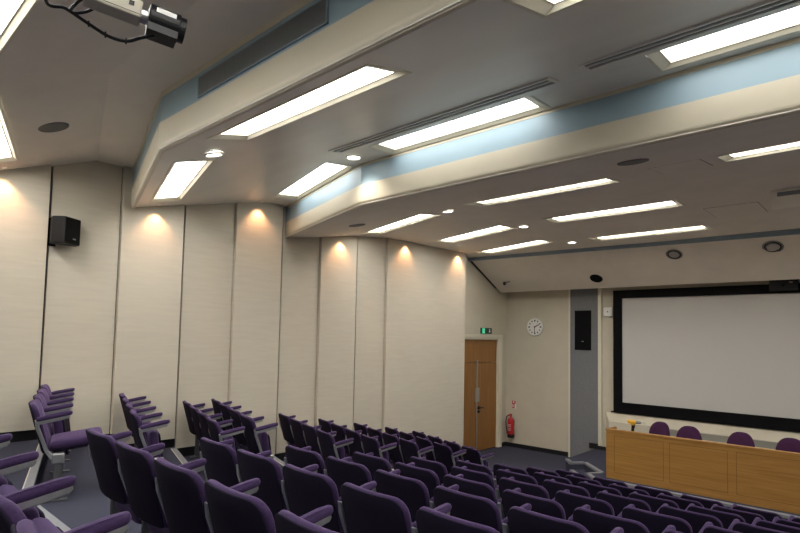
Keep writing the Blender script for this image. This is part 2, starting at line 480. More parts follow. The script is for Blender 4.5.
# wall washers that throw the warm scallops on every other panel
wash_lbl = ['left edge of the photo', 'panel behind the second seat row from the back', 'panel just before the blue band', 'panel under the beam end', 'panel past the beam end', 'panel nearest the door']
for (zone, y, lb, e) in ((1, 1.35, wash_lbl[0], 1.1), (2, 3.02, wash_lbl[1], .8), (2, 4.55, wash_lbl[2], .9), (3, 6.20, wash_lbl[3], 1.1), (3, 7.86, wash_lbl[4], 1.2), (3, 9.55, wash_lbl[5], 1.3)):
    x = XL + .095
    yc = y - off(x)
    loc, rot = place(zone, x, yc)
    t = thing('wall_washer', 'tiny recessed wall washer above the ' + lb, 'downlight', loc, rot, 'wall washers along the left wall')
    bm = bmesh.new(); lathe(bm, [(.026, -.002), (.032, -.006), (.040, -.005), (.042, -.001)], 20)
    obj('ring', bm, 'ceil', t)
    bm = bmesh.new(); cyl(bm, .025, -.004, -.002, 16); obj('lamp', bm, 'washglow', t)
    l = bpy.data.lights.new('washer_lamp', 'SPOT'); l.energy = 24 * e; l.spot_size = R(100); l.spot_blend = .7; l.shadow_soft_size = .02; l.color = (1, .52, .26)
    o = bpy.data.objects.new('washer_lamp', l); C.objects.link(o); o.location = (loc[0], loc[1], loc[2] - .02); o.rotation_euler = (0, R(-2), 0)

# ceiling shells (a closed slab per bay, then the light recesses are cut out of it)
xc = [-7.75, XK, XKR, XR + .15]
ceiling = None
for zone, p in PROF.items():
    bm = bmesh.new()
    lo = [[bm.verts.new((x, y + off(x), z)) for x in xc] for y, z in p]
    hi = [[bm.verts.new((x, y + off(x), z + .16)) for x in xc] for y, z in p]
    for g, flip in ((lo, 1), (hi, 0)):
        for a, b in zip(g, g[1:]):
            for i in range(3): bm.faces.new((a[i], a[i + 1], b[i + 1], b[i]))
    for i in range(3):
        bm.faces.new((lo[0][i], lo[0][i + 1], hi[0][i + 1], hi[0][i])); bm.faces.new((lo[-1][i], lo[-1][i + 1], hi[-1][i + 1], hi[-1][i]))
    for a, b, c, d in zip(lo, lo[1:], hi, hi[1:]):
        bm.faces.new((a[0], b[0], d[0], c[0])); bm.faces.new((a[3], b[3], d[3], c[3]))
    bmesh.ops.recalc_face_normals(bm, faces=bm.faces[:])
    o = obj('ceiling', bm, 'gloss' if zone == 2 else 'ceil', ceiling)
    struct(o)
    bm = bmesh.new()
    for (mx, hx, hy, dep) in CUT[zone]:
        box(bm, -hx, hx, -hy, hy, -.06, dep, mtx=mx)
    if CUT[zone]:
        co = obj('cutter', bm, 'ceil')
        md = o.modifiers.new('b', 'BOOLEAN'); md.operation = 'DIFFERENCE'; md.object = co; md.solver = 'EXACT'
        dg = bpy.context.evaluated_depsgraph_get()
        me = bpy.data.meshes.new_from_object(o.evaluated_get(dg))
        o.modifiers.clear(); o.data = me
        bpy.data.objects.remove(co)
    if ceiling is None: ceiling = o

# bulkheads between the bays: blue band above, cream fascia below with a rounded lower edge
def bulkhead(idx, yc, zb, zf, zt, zc):
    def ribbon(prof, m, name, parent=None):
        bm = bmesh.new(); rings = []
        for x in xc:
            cs = math.cos(TH) if (x < XK - .1 or x > XKR + .1) else 1.
            rings.append([bm.verts.new((x, yc + off(x) + dy, z)) for dy, z in prof])
        n = len(prof)
        for a, b in zip(rings, rings[1:]):
            for i in range(n): bm.faces.new((a[i], a[(i + 1) % n], b[(i + 1) % n], b[i]))
        bm.faces.new(rings[0]); bm.faces.new(rings[-1][::-1])
        return struct(obj(name, bm, m, parent))
    r_ = .05
    arc = [(-.012 + r_ - r_ * math.cos(a), zb + r_ - r_ * math.sin(a)) for a in [i * PI / 2 / 5 for i in range(6)]]
    root = ribbon([(.0, zf), (-.012, zf)] + arc + [(.015, zb + .004), (.015, zf)], 'cream', 'trim_%d' % idx)
    ribbon([(.0, zf - .02), (.0, zt), (.08, zt), (.08, zf - .02)], 'blue' if idx != 12 else 'blue', 'blue_band', root)
    ribbon([(-.004, zt), (-.004, zc + .02), (.08, zc + .02), (.08, zt)], 'cream', 'edge_bead', root)
    return root
bulkhead(10, 1.98, 4.25, 4.492, 4.722, 4.77)
bulkhead(11, 4.34, 4.222, 4.462, 4.685, 4.72)
bulkhead(12, -.40, 4.02, 4.28, 4.66, 4.74)

# sloping soffit above the front wall with its blue grey upper edge
bm = bmesh.new()
def sof(x0, x1, pr, m, name):
    bm = bmesh.new()
    a = [bm.verts.new((x0, y, z)) for y, z in pr]; b = [bm.verts.new((x1, y, z)) for y, z in pr]; n = len(pr)
    for i in range(n): bm.faces.new((a[i], a[(i + 1) % n], b[(i + 1) % n], b[i]))
    bm.faces.new(a[::-1]); bm.faces.new(b)
    return struct(obj(name, bm, m))
S1 = (11.72, 3.83)
def ytop(x): return 10.45 + .0726 * (x + 7.5)
def skew(x0, x1, pr, m, name):
    bm = bmesh.new()
    N = max(1, int((x1 - x0) / .5)); n = len(pr)
    rings = []
    for k in range(N + 1):
        x = x0 + (x1 - x0) * k / N
        rings.append([bm.verts.new((x, y + (ytop(x) if q else 0), z)) for y, z, q in pr])
    for a, b in zip(rings, rings[1:]):
        for i in range(n): bm.faces.new((a[i], a[(i + 1) % n], b[(i + 1) % n], b[i]))
    bm.faces.new(rings[0][::-1]); bm.faces.new(rings[-1])
    return struct(obj(name, bm, m))
skew(-7.47, XR, [(.02, 4.49, 1), (*S1, 0), (S1[0] + .03, S1[1], 0), (S1[0] + .03, S1[1] + .05, 0), (YF, S1[1] + .05, 0), (YF, 4.1, 0), (.12, 4.56, 1)], 'ceil', 'ceiling_soffit')
skew(-7.56, XR, [(0, 4.575, 1), (0, 4.488, 1), (.04, 4.48, 1), (.04, 4.575, 1)], 'bluegrey', 'trim_5')
skew(-7.56, XR, [(.10, 4.58, 1), (YF + .1, 4.58, 0), (YF + .1, 4.7, 0), (.10, 4.7, 1)], 'ceil', 'ceiling_upper')
skew(-7.555, -7.47, [(.03, 4.50, 1), (S1[0] - .12, 3.93, 0), (S1[0] - .09, 3.99, 0), (.10, 4.57, 1)], 'gap', 'trim_6')

def sofpt(x, y):
    y0 = ytop(x) + .02; t = (y - y0) / (S1[0] - y0); return (x, y - .003, 4.49 + t * (S1[1] - 4.49) - .005)
SLOPE = math.atan2(S1[1] - 4.49, S1[0] - 10.7)

# ------------------------------------------------------------------ ceiling fittings
# vent grille in the first bulkhead
t = thing('vent_grille', 'long dark slatted vent grille set in the blue grey bulkhead', 'vent grille', (-3.24, 1.98, 4.602))
bm = bmesh.new(); box(bm, -.77, .77, -.004, .0, -.075, .075); obj('backing', bm, 'blackm', t)
bm = bmesh.new()
for (x0, x1, z0, z1) in ((-.785, .785, .075, .083), (-.785, .785, -.083, -.075), (-.785, -.77, -.083, .083), (.77, .785, -.083, .083)): box(bm, x0, x1, -.014, 0, z0, z1)
obj('frame', bm, 'bluegrey', t)
bm = bmesh.new()
for i in range(15):
    z = -.070 + i * .010
    box(bm, -.77, .77, -.012, -.004, z - .0028, z + .0028)
for i in range(1, 12): box(bm, -.77 + i * .1283 - .002, -.77 + i * .1283 + .002, -.011, -.004, -.075, .075)
obj('slats', bm, 'grille', t)

# linear slot diffusers beside the middle row of lights
for (x, yc, lb) in ((-3.2, 3.735, 'long thin slot air diffuser behind the light along the blue band, middle'), (-.40, 3.68, 'long thin slot air diffuser behind the large top right light')):
    loc, rot = place(2, x, yc)
    t = thing('slot_diffuser', lb, 'air diffuser', loc, rot, 'linear slot diffusers')
    bm = bmesh.new()
    for (y0, y1) in ((-.088, -.066), (-.010, .010), (.066, .088)): box(bm, -1.25, 1.25, y0, y1, -.014, .0)
    box(bm, -1.27, -1.25, -.088, .088, -.014, 0); box(bm, 1.25, 1.27, -.088, .088, -.014, 0)
    obj('frame', bm, 'gloss', t)
    bm = bmesh.new(); box(bm, -1.25, 1.25, -.066, .066, -.005, -.001); obj('slots', bm, 'grille', t)

def round_speaker(loc, rot, label, r=.135, m='spkgrey'):
    t = thing('ceiling_speaker', label, 'ceiling speaker', loc, rot, 'round ceiling speakers')
    bm = bmesh.new(); lathe(bm, [(r - .012, -.004), (r - .008, -.010), (r, -.008), (r + .003, 0)], 32); obj('ring', bm, m, t, smooth=True)
    bm = bmesh.new(); lathe(bm, [(0, -.0075), (r - .03, -.007), (r - .011, -.005), (r - .011, -.002), (0, -.002)], 32); obj('grille', bm, m, t, smooth=True)
round_speaker(*place(1, -5.90, 1.13), 'round grey ceiling speaker at left between the corner lights and wall panels', .13)
round_speaker(*place(3, -1.83, 5.07), 'round grey ceiling speaker just past the cream beam, right of centre', .135)
round_speaker(*place(3, -6.05, 5.13), 'round grey ceiling speaker under the beam end near the wall panels', .125)

# round fittings on the sloping soffit
for (x, y, r, kind, lb) in ((-3.22, 11.0, .115, 'ring', 'round ringed spotlight on the soffit left of the other ring'), (-1.68, 11.08, .125, 'ring', 'round ringed spotlight on the soffit nearest the right edge'), (-4.90, 11.42, .13, 'black', 'black round recess on the soffit above the grey column')):
    p = sofpt(x, y)
    t = thing('soffit_spotlight', lb, 'spotlight', p, (SLOPE, 0, 0), 'round fittings on the soffit')
    if kind == 'ring':
        bm = bmesh.new(); lathe(bm, [(r - .022, -.004), (r - .018, -.014), (r - .006, -.015), (r, -.010), (r + .003, 0)], 32); obj('ring', bm, 'blackp', t, smooth=True)
        bm = bmesh.new(); lathe(bm, [(0, -.010), (r - .04, -.009), (r - .021, -.006), (r - .021, -.002), (0, -.002)], 32); obj('lens', bm, 'lensgrey', t, smooth=True)
        bm = bmesh.new(); lathe(bm, [(r + .002, 0), (r + .004, -.008), (r + .028, -.006), (r + .03, 0)], 32); obj('bezel', bm, 'grey', t, smooth=True)
    else:
        bm = bmesh.new(); lathe(bm, [(r - .02, -.003), (r - .012, -.012), (r, -.010), (r + .004, 0)], 32); obj('ring', bm, 'blackm', t, smooth=True)
        bm = bmesh.new(); lathe(bm, [(0, -.004), (r - .019, -.004), (r - .019, -.001), (0, -.001)], 32); obj('lens', bm, 'blackm', t)
p = sofpt(-7.12, 11.35)
t = thing('ceiling_sensor', 'small dark sensor on a short arm on the soffit above the door', 'sensor', p, (SLOPE, 0, 0))
bm = bmesh.new(); lathe(bm, [(0, -.06), (.03, -.05), (.04, -.02), (.04, 0)], 16); obj('dome', bm, 'blackp', t, smooth=True)
bm = bmesh.new(); tube(bm, [(.0, 0, -.03), (.08, -.05, -.035), (.17, -.06, -.02)], .012, 8); obj('arm', bm, 'grey', t)

# access hatches: thin outline panels in the ceiling
for (x, yc, hx, hy, lb) in ((-1.76, 8.79, .325, .37, 'square ceiling access hatch outline left of the boxed out ceiling unit'), (-1.68, 5.98, .24, .25, 'ceiling access hatch outline beside the round grey speaker past the beam')):
    loc, rot = place(3, x, yc)
    t = thing('access_hatch', lb, 'hatch', loc, rot, 'ceiling access hatches')
    bm = bmesh.new(); box(bm, -hx + .006, hx - .006, -hy + .006, hy - .006, -.004, -.0005); obj('panel', bm, 'ceil', t)
    bm = bmesh.new()
    for a in ((-hx, hx, -hy, -hy + .006), (-hx, hx, hy - .006, hy), (-hx, -hx + .006, -hy, hy), (hx - .006, hx, -hy, hy)): box(bm, *a, -.002, -.0005)
    obj('gap', bm, 'gap', t)
# boxed out unit hanging from the ceiling at the right edge
t = thing('ceiling_box', 'cream boxed out ceiling unit with a dark slot at the right edge', 'ceiling unit', (-.55, 8.6, 4.559))
obj('casing', bbox(-.66, .66, -.65, .65, -.23, 0, w=.01), 'ceil', t)
bm = bmesh.new(); box(bm, -.60, .60, -.658, -.64, -.075, -.025); obj('slot', bm, 'grille', t)
bm = bmesh.new(); box(bm, -.30, .60, -.660, -.645, -.055, -.033); obj('slot_vane', bm, 'blackm', t)

# ------------------------------------------------------------------ camera hung from the ceiling at top left
cz_ = (-2.004, .781, 3.836)
t = thing('overhead_camera', 'cream box camera with black cylindrical lens hanging at top left', 'camera', cz_)
CAMDIR = Vector((.235, .83, -.09)).normalized()
q = CAMDIR.to_track_quat('X', 'Z'); QM = q.to_matrix().to_4x4() @ Matrix.Scale(.68, 4)
def part(name, bm, m, smooth=False, parent=None):
    bmesh.ops.transform(bm, matrix=QM, verts=bm.verts[:]); return obj(name, bm, m, parent or t, smooth=smooth)
bod = part('body', bbox(-.30, -.035, -.055, .055, -.042, .052, w=.008), 'beige')
bm = bmesh.new(); box(bm, -.10, -.075, -.0575, -.054, .005, .03); box(bm, -.30, -.036, -.0565, -.054, -.028, -.025); part('port', bm, 'blackp', parent=bod)
RX = Matrix.Rotation(PI / 2, 4, 'Y')
bm = bmesh.new(); lathe(bm, [(0, -.035), (.04, -.035), (.04, -.005), (.050, -.003), (.050, .0)], 24, RX); part('lens_mount', bm, 'steel')
bm = bmesh.new(); lathe(bm, [(0, 0), (.070, 0), (.076, .006), (.076, .15), (.072, .155), (.066, .155), (.066, .185), (.058, .185), (.052, .15), (0, .15)], 32, RX); ln = part('lens', bm, 'blackp')
for f in ln.data.polygons: f.use_smooth = False
bm = bmesh.new(); box(bm, .0, .15, -.06, .06, -.086, -.03); part('motor_box', bm, 'blackp', parent=ln)
bm = bmesh.new(); box(bm, .03, .13, -.0775, -.070, .012, .036); part('rating_label', bm, 'white', parent=ln)
bm = bmesh.new(); box(bm, -.22, -.12, -.02, .02, .05, .07); br = part('bracket', bm, 'steel')
bm = bmesh.new(); cyl(bm, .016, 0, .70, 14); obj('drop_pole', bm, 'steel', t, loc=(-.11, -.105, .09))
def cam_pt(a, b, c): return Vector(cz_) * 0 + q @ Vector((a, b, c))
bm = bmesh.new()
start = cam_pt(.03, -.02, -.066)
pth = [start, Vector((-.02, -.012, -.072)), Vector((-.06, -.05, -.086)), Vector((-.109, -.095, -.068)), Vector((-.168, -.152, -.018)), Vector((-.221, -.207, .03)), Vector((-.273, -.258, .062)), Vector((-.30, -.25, .30)), Vector((-.28, -.20, .62))]
tube(bm, spline(pth, 8), .0062, 8)
p2 = [Vector((-.20, -.185, .012)), Vector((-.165, -.15, .022)), Vector((-.135, -.125, .05)), Vector((-.125, -.11, .12)), Vector((-.16, -.13, .2))]
tube(bm, spline(p2, 8), .0055, 8)
p3 = [Vector((-.21, -.195, .02)), Vector((-.215, -.18, .05)), Vector((-.18, -.16, .07)), Vector((-.13, -.11, .075)), Vector((-.10, -.09, .11))]
tube(bm, spline(p3, 8), .0055, 8)
for w in (.33, .5, .62):
    pp = spline(pth, 8)[int(w * 50)]
    tube(bm, [pp + Vector((0, 0, .011)), pp - Vector((0, 0, .011))], .003, 6)
obj('cable', bm, 'blackp', t, smooth=True)

# ------------------------------------------------------------------ loudspeaker on the left wall
t = thing('wall_speaker', 'black wall loudspeaker with cut corner on the cream panels', 'loudspeaker', (-7.255, 1.91, 3.675), (0, 0, 0))
t.scale = (.95, .9, .93)
ax = R(0)
bm = bmesh.new()
pl = [(.06, -.10), (.20, -.13), (.335, .02), (.335, .03), (.10, .25), (.06, .22)]
pl = [(.05, -.085), (.19, -.10), (.30, .01), (.155, .235), (.05, .22)]
prism(bm, pl, .0, .33); bmesh.ops.recalc_face_normals(bm, faces=bm.faces[:]); bev(bm, .008, 2)
obj('cabinet', bm, 'blackp', t)
bm = bmesh.new()
a, b = Vector((.30, .01, 0)), Vector((.155, .235, 0)); n = Vector((b.y - a.y, a.x - b.x, 0)).normalized()
prism(bm, [(v.x, v.y) for v in (a.lerp(b, .04), a.lerp(b, .96), a.lerp(b, .96) + n * .008, a.lerp(b, .04) + n * .008)], .015, .315)
obj('grille', bm, 'blackm', t)
bm = bmesh.new()
prism(bm, [(v.x, v.y) for v in (a.lerp(b, .50) + n * .008, a.lerp(b, .68) + n * .008, a.lerp(b, .68) + n * .010, a.lerp(b, .50) + n * .010)], .060, .075)
obj('badge', bm, 'grey', t)
bm = bmesh.new(); box(bm, 0, .06, -.04, .04, .08, .25); box(bm, -.002, .012, -.09, .0, -.02, .33); obj('bracket', bm, 'blackm', t)

# ------------------------------------------------------------------ things on the front wall
t = thing('wall_clock', 'round white wall clock with dark hands on the front wall', 'clock', (-6.73, YF, 2.985), (PI / 2, 0, 0))
bm = bmesh.new(); lathe(bm, [(0, 0), (.205, 0), (.215, .012), (.215, .035), (.20, .045), (.19, .038)], 48); obj('rim', bm, 'white', t, smooth=True)
bm = bmesh.new(); lathe(bm, [(.192, .030), (.192, .036), (0, .036)], 48); obj('dial', bm, 'white', t)
bm = bmesh.new()
for i in range(12):
    a = i * PI / 6; w = .012 if i % 3 else .018
    box(bm, -w, w, .135, .172, .036, .039, mtx=Matrix.Rotation(a, 4, 'Z'))
obj('hour_marks', bm, 'dark', t)
bm = bmesh.new(); box(bm, -.010, .010, -.02, .125, .040, .044, mtx=Matrix.Rotation(-R(63), 4, 'Z')); obj('hour_hand', bm, 'dark', t)
bm = bmesh.new(); box(bm, -.007, .007, -.02, .175, .045, .048, mtx=Matrix.Rotation(PI, 4, 'Z')); cyl(bm, .017, .04, .052, 16); obj('minute_hand', bm, 'dark', t)

t = thing('fire_extinguisher', 'red fire extinguisher with black base hung beside the door', 'fire extinguisher', (-7.34, YF - .105, .25))
bm = bmesh.new(); lathe(bm, [(0, 0), (.078, 0), (.082, .01), (.082, .40), (.075, .44), (.045, .475), (.026, .485), (.026, .50), (0, .50)], 28); obj('cylinder', bm, 'red', t, smooth=True)
bm = bmesh.new(); lathe(bm, [(0, -.004), (.084, -.004), (.086, .0), (.086, .075), (.083, .08)], 28); obj('base_cup', bm, 'blackp', t, smooth=True)
bm = bmesh.new(); cyl(bm, .02, .49, .54, 14); box(bm, -.012, .012, -.09, .03, .53, .545); box(bm, -.012, .012, -.085, .02, .56, .575); box(bm, -.012, .012, .0, .03, .53, .575); obj('valve', bm, 'red', t)
bm = bmesh.new(); tube(bm, spline([(-.02, 0, .525), (-.07, -.01, .53), (-.115, -.02, .46), (-.118, -.03, .32), (-.095, -.03, .17), (-.088, -.03, .08)], 6), .012, 8); obj('hose', bm, 'blackp', t, smooth=True)
bm = bmesh.new()
for i, (w, z) in enumerate(((.05, .31), (.035, .285), (.05, .26), (.04, .215), (.045, .19), (.03, .165))):
    for a in range(4):
        th0 = -PI / 2 + .15 + (a - 2) * w * 5; th1 = th0 + w * 3.6
        vs = [bm.verts.new((.0835 * math.cos(x), .0835 * math.sin(x), zz)) for x, zz in ((th0, z), (th1, z), (th1, z + .012), (th0, z + .012))]
        bm.faces.new(vs)
obj('label_text', bm, 'white', t)
bm = bmesh.new(); box(bm, -.04, .04, .082, .105, .28, .42); obj('wall_hook', bm, 'blackp', t)

t = thing('fire_sign', 'small red and white fire notice above the red extinguisher', 'sign', (-7.315, YF, 1.05))
bm = bmesh.new(); box(bm, -.055, .055, -.006, 0, -.10, .10); obj('plate', bm, 'white', t)
bm = bmesh.new(); box(bm, -.05, .05, -.008, -.006, .02, .095); box(bm, -.05, .02, -.008, -.006, -.095, .02); obj('red_field', bm, 'red', t)
bm = bmesh.new(); box(bm, -.02, .01, -.0095, -.008, .035, .08); box(bm, -.035, -.012, -.0095, -.008, -.07, .0); obj('symbol', bm, 'white', t)

# emergency exit sign above the double door
t = thing('exit_sign', 'green emergency exit sign with running figure above the wooden door', 'sign', (XD, 11.19, 2.865))
bm = bmesh.new(); box(bm, 0, .05, -.21, .21, -.07, .07); obj('case', bm, 'exitdark', t)
bm = bmesh.new(); box(bm, .05, .054, -.205, -.09, -.062, .062); obj('lit_panel', bm, 'exitglow', t)
bm = bmesh.new()
M3 = Matrix.Translation((.0545, -.147, 0)) @ Matrix.Rotation(PI / 2, 4, 'Z') @ Matrix.Rotation(PI / 2, 4, 'X')
cyl(bm, .011, 0, .002, 12, mtx=M3 @ Matrix.Translation((.005, .042, 0)))
for (x0, y0, x1, y1, w) in ((0, .03, -.006, -.005, .012), (-.006, -.005, .03, -.02, .008), (.03, -.02, .028, -.05, .007), (-.006, -.005, -.02, -.03, .008), (-.02, -.03, -.045, -.035, .007), (0, .025, .03, .01, .006), (0, .025, -.025, .015, .006)):
    L_ = math.hypot(x1 - x0, y1 - y0); an = math.atan2(y1 - y0, x1 - x0)
    box(bm, 0, L_, -w / 2, w / 2, 0, .002, mtx=M3 @ Matrix.Translation((x0, y0, 0)) @ Matrix.Rotation(an, 4, 'Z'))
obj('running_figure', bm, 'white', t)
bm = bmesh.new()
M4 = Matrix.Translation((.051, .11, 0)) @ Matrix.Rotation(PI / 2, 4, 'Z') @ Matrix.Rotation(PI / 2, 4, 'X')
box(bm, -.012, .012, .0, .05, 0, .003, mtx=M4)
vs = [bm.verts.new(M4 @ Vector(p)) for p in ((-.04, .0, .003), (.04, .0, .003), (0, -.05, .003))]; bm.faces.new(vs)
obj('arrow', bm, 'white', t)

# loudspeaker in the grey column
t = thing('column_speaker', 'tall black loudspeaker mounted on the grey column', 'loudspeaker', (-5.505, YF - .04, 2.46))
obj('cabinet', bbox(-.19, .20, -.015, 0, 0, .905, w=.004), 'blackm', t)
bm = bmesh.new(); box(bm, -.14, .15, -.021, -.014, .06, .86); obj('grille', bm, 'blackm', t)
bm = bmesh.new(); box(bm, -.02, .03, -.024, -.021, .19, .205); obj('badge', bm, 'grey', t)

# white box on the wall beside the screen
t = thing('wireless_access_point', 'white rounded box on the wall left of the screen', 'wall box', (-4.93, YF, 3.33))
bm = bmesh.new(); pillow(bm, rrect(.095, .105, (.03,) * 4, 4), .05, .012, lambda u, v, d: (u, -.028 - d, v)); obj('case', bm, 'white', t, smooth=True)
bm = bmesh.new(); lathe(bm, [(0, .002), (.014, .002), (.016, 0)], 16, Matrix.Translation((0, -.0535, 0)) @ Matrix.Rotation(PI / 2, 4, 'X')); obj('badge', bm, 'spkgrey', t)
bm = bmesh.new(); box(bm, .03, .10, -.03, 0, -.135, -.10); obj('bracket', bm, 'grey', t)

# projection screen
SX0, SX1, SZ0, SZ1 = -4.79, 1.20, 1.135, 3.79
t = thing('projection_screen', 'large white projection screen in a wide black frame', 'projection screen', (-1.8, YF, SZ0))
bm = bmesh.new()
def fr(x0, x1, z0, z1): box(bm, x0 + 1.8, x1 + 1.8, -.085, 0, z0 - SZ0, z1 - SZ0)
IX0, IX1, IZ0, IZ1 = -4.605, 1.015, 1.365, 3.615
fr(SX0, IX0, SZ0, SZ1); fr(IX1, SX1, SZ0, SZ1); fr(IX0, IX1, SZ0, IZ0); fr(IX0, IX1, IZ1, SZ1)
obj('frame', bm, 'blackm', t)
bm = bmesh.new(); box(bm, IX0 + 1.8, IX1 + 1.8, -.05, -.03, IZ0 - SZ0, IZ1 - SZ0); obj('screen_surface', bm, 'screen', t)
bm = bmesh.new(); box(bm, SX0 + 1.8 - .07, SX0 + 1.8, -.05, -.02, -.005, .02); obj('corner_bracket', bm, 'blackm', t)
t = thing('screen_camera_bar', 'black box unit above the top right of the screen', 'camera unit', (-1.665, YF, 3.66))
obj('casing', bbox(-.215, .215, -.20, 0, 0, .21, w=.006), 'blackp', t)
bm = bmesh.new(); box(bm, .09, .14, -.203, -.199, .13, .15); obj('badge', bm, 'grey', t)
bm = bmesh.new(); cyl(bm, .03, 0, .01, 20, mtx=Matrix.Translation((0, -.198, .09)) @ Matrix.Rotation(PI / 2, 4, 'X')); obj('lens', bm, 'blackm', t)

# cream plinth under the screen with a sloping top and a grey vent strip
bm = bmesh.new()
yf, yb = 11.76, YF
pts = {'a': (-4.78, yf, ST), 'b': (-4.78, yf, .97), 'c': (-4.97, yb - .03, 1.125), 'd': (-4.97, yb - .03, ST), 'e': (XR, yf, ST), 'f': (XR, yf, .97), 'g': (XR, yb - .03, 1.125), 'h': (XR, yb - .03, ST)}
v = {k: bm.verts.new(p) for k, p in pts.items()}
for f in ('abcd', 'aefb', 'bfgc', 'dcgh', 'efgh', 'adhe'): bm.faces.new([v[c] for c in f])
struct(obj('trim_7', bm, 'cream'))
t = thing('vent_strip', 'grey mesh vent strip in the cream plinth behind the desk chairs', 'vent strip', (-1.0, yf, .90))
bm = bmesh.new(); box(bm, -2.55, 3.0, -.012, 0, -.065, .055); obj('mesh', bm, 'ventmesh', t)
bm = bmesh.new(); box(bm, -2.57, 3.02, -.018, 0, .055, .066); box(bm, -2.57, 3.02, -.018, 0, -.078, -.065); obj('frame', bm, 'cream', t)

# ------------------------------------------------------------------ oak lecture desk
DX0, DX1, DYF, DT = -4.005, .40, 9.74, 1.135
t = thing('lecture_desk', 'long panelled oak lecture desk on the stage', 'desk', ((DX0 + DX1) / 2, DYF, ST))
cx = (DX0 + DX1) / 2; hw = (DX1 - DX0) / 2
fp = obj('front_panel', bbox(-hw, hw, 0, .045, 0, DT - ST - .03, w=.003), 'oak', t)
obj('top_rail', bbox(-hw - .012, hw + .012, -.012, .075, DT - ST - .03, DT - ST, w=.005), 'oak', t)
obj('worktop', bbox(-hw + .04, hw - .04, .045, .72, .66, .70, w=.004), 'oak', t)
obj('side_panel', bbox(-hw, -hw + .04, .045, .38, 0, DT - ST, w=.004), 'oak', t)
obj('side_panel', bbox(hw - .04, hw, .045, .38, 0, DT - ST, w=.004), 'oak', t)
obj('kick_board', bbox(-hw + .06, hw - .06, .40, .43, .0, .66, w=.004), 'oak', t)
edges = [-3.86, -3.045, -2.955, -2.115, -2.0, -1.16, -1.05, -.21, -.10, .32]
for a, b in zip(edges[::2], edges[1::2]):
    bm = bmesh.new(); z0, z1 = .115, .755
    for (x0, x1, q0, q1) in ((a, b, z0, z0 + .006), (a, b, z1 - .006, z1), (a, a + .006, z0, z1), (b - .006, b, z0, z1)):
        box(bm, x0 - cx, x1 - cx, -.0015, .004, q0, q1)
    obj('panel_groove', bm, 'oakdark', t)

# cordless drill standing on the desk
t = thing('cordless_drill', 'yellow and black cordless drill standing on the oak desk', 'drill', (-3.62, 9.96, ST + .70), (0, 0, R(8)))
obj('battery', bbox(-.055, .065, -.04, .04, 0, .075, w=.008), 'blackp', t)
bm = bmesh.new()
sweep(bm, [(-.005, .07), (.0, .17), (.01, .26)], [(.02, .026), (.018, .022), (.021, .027)])
bmesh.ops.rotate(bm, verts=bm.verts[:], cent=(0, 0, 0), matrix=Matrix.Rotation(-PI / 2, 3, 'Z')); obj('handle', bm, 'blackp', t)
RYX = Matrix.Translation((0, 0, .295)) @ Matrix.Rotation(PI / 2, 4, 'Y')
bm = bmesh.new(); lathe(bm, [(0, -.085), (.025, -.085), (.033, -.07), (.035, .02), (.032, .05), (.027, .055), (0, .055)], 20, RYX); obj('motor_housing', bm, 'yellow', t, smooth=True)
bm = bmesh.new(); box(bm, -.035, .03, -.022, .022, .24, .275); obj('handle_top', bm, 'yellow', t)
bm = bmesh.new(); lathe(bm, [(.026, .055), (.028, .06), (.028, .10), (.02, .135), (.010, .14), (0, .14)], 18, RYX); obj('chuck', bm, 'grey', t, smooth=True)
bm = bmesh.new(); lathe(bm, [(0, .14), (.006, .14), (.006, .20), (0, .215)], 10, RYX); obj('bit', bm, 'steel', t)
bm = bmesh.new(); box(bm, .022, .036, -.010, .010, .20, .24); obj('trigger', bm, 'dark', t)

# four plum chairs behind the desk
def make_desk_chair(label, loc, rz):
    t = thing('desk_chair', label, 'chair', loc, (0, 0, rz), 'plum chairs behind the lecture desk')
    bm = bmesh.new()
    # back is towards +y of the hall: occupant faces -y, so the back rest is at +y
    ol = []
    for i in range(36):
        a = 2 * PI * i / 36; ca, sa = math.cos(a), math.sin(a)
        u = .212 * math.copysign(abs(ca) ** .75, ca); vv = .24 * math.copysign(abs(sa) ** .8, sa)
        u *= 1.0 - .12 * max(0, vv / .24)
        ol.append((u, vv))
    def bend(u, v, d): return (u, .20 - 1.3 * u * u + d + .10 * (v + .24) * .6, .675 + v)
    pillow(bm, ol, .06, .02, bend, .008); obj('backrest', bm, 'plum', t, smooth=True)
    bm = bmesh.new(); pillow(bm, rrect(.24, .23, (.08, .08, .06, .06), 5), .07, .025, lambda u, v, d: (u, v - .04, .455 + d), .008); obj('seat', bm, 'plum', t, smooth=True)
    bm = bmesh.new(); sweep(bm, [(.05, .41), (.19, .41), (.235, .46), (.245, .60)], [(.025, .006)] * 4); obj('back_bar', bm, 'blackp', t)
    bm = bmesh.new(); cyl(bm, .028, .10, .42, 16); obj('gas_lift', bm, 'blackp', t)
    for i in range(5):
        a = 2 * PI * i / 5 + .3
        bm = bmesh.new(); tube(bm, [(0, 0, .11), (.15 * math.cos(a), .15 * math.sin(a), .095), (.24 * math.cos(a), .24 * math.sin(a), .062)], .02, 8, [.024, .02, .014])
        lg = obj('base_leg', bm, 'blackp', t)
        bm = bmesh.new(); cyl(bm, .028, -.02, .02, 14, mtx=Matrix.Translation((.24 * math.cos(a), .24 * math.sin(a), .0285)) @ Matrix.Rotation(a, 4, 'Z') @ Matrix.Rotation(PI / 2, 4, 'X')); obj('castor', bm, 'blackp', lg)
    return t
for (x, y, rz, lb) in ((-3.66, 11.12, R(-24), 'plum chair turned sideways, first from the yellow drill'), (-2.93, 10.62, R(4), 'plum chair second from the drill behind the desk'), (-2.15, 10.62, R(-2), 'plum chair third from the drill, standing apart behind the desk'), (-1.44, 10.60, R(2), 'plum chair at the right edge of the photo behind the desk')):
    ch = make_desk_chair(lb, (x, y, ST), rz)
    if y > 11: ch.scale = (1.1, 1, .95)

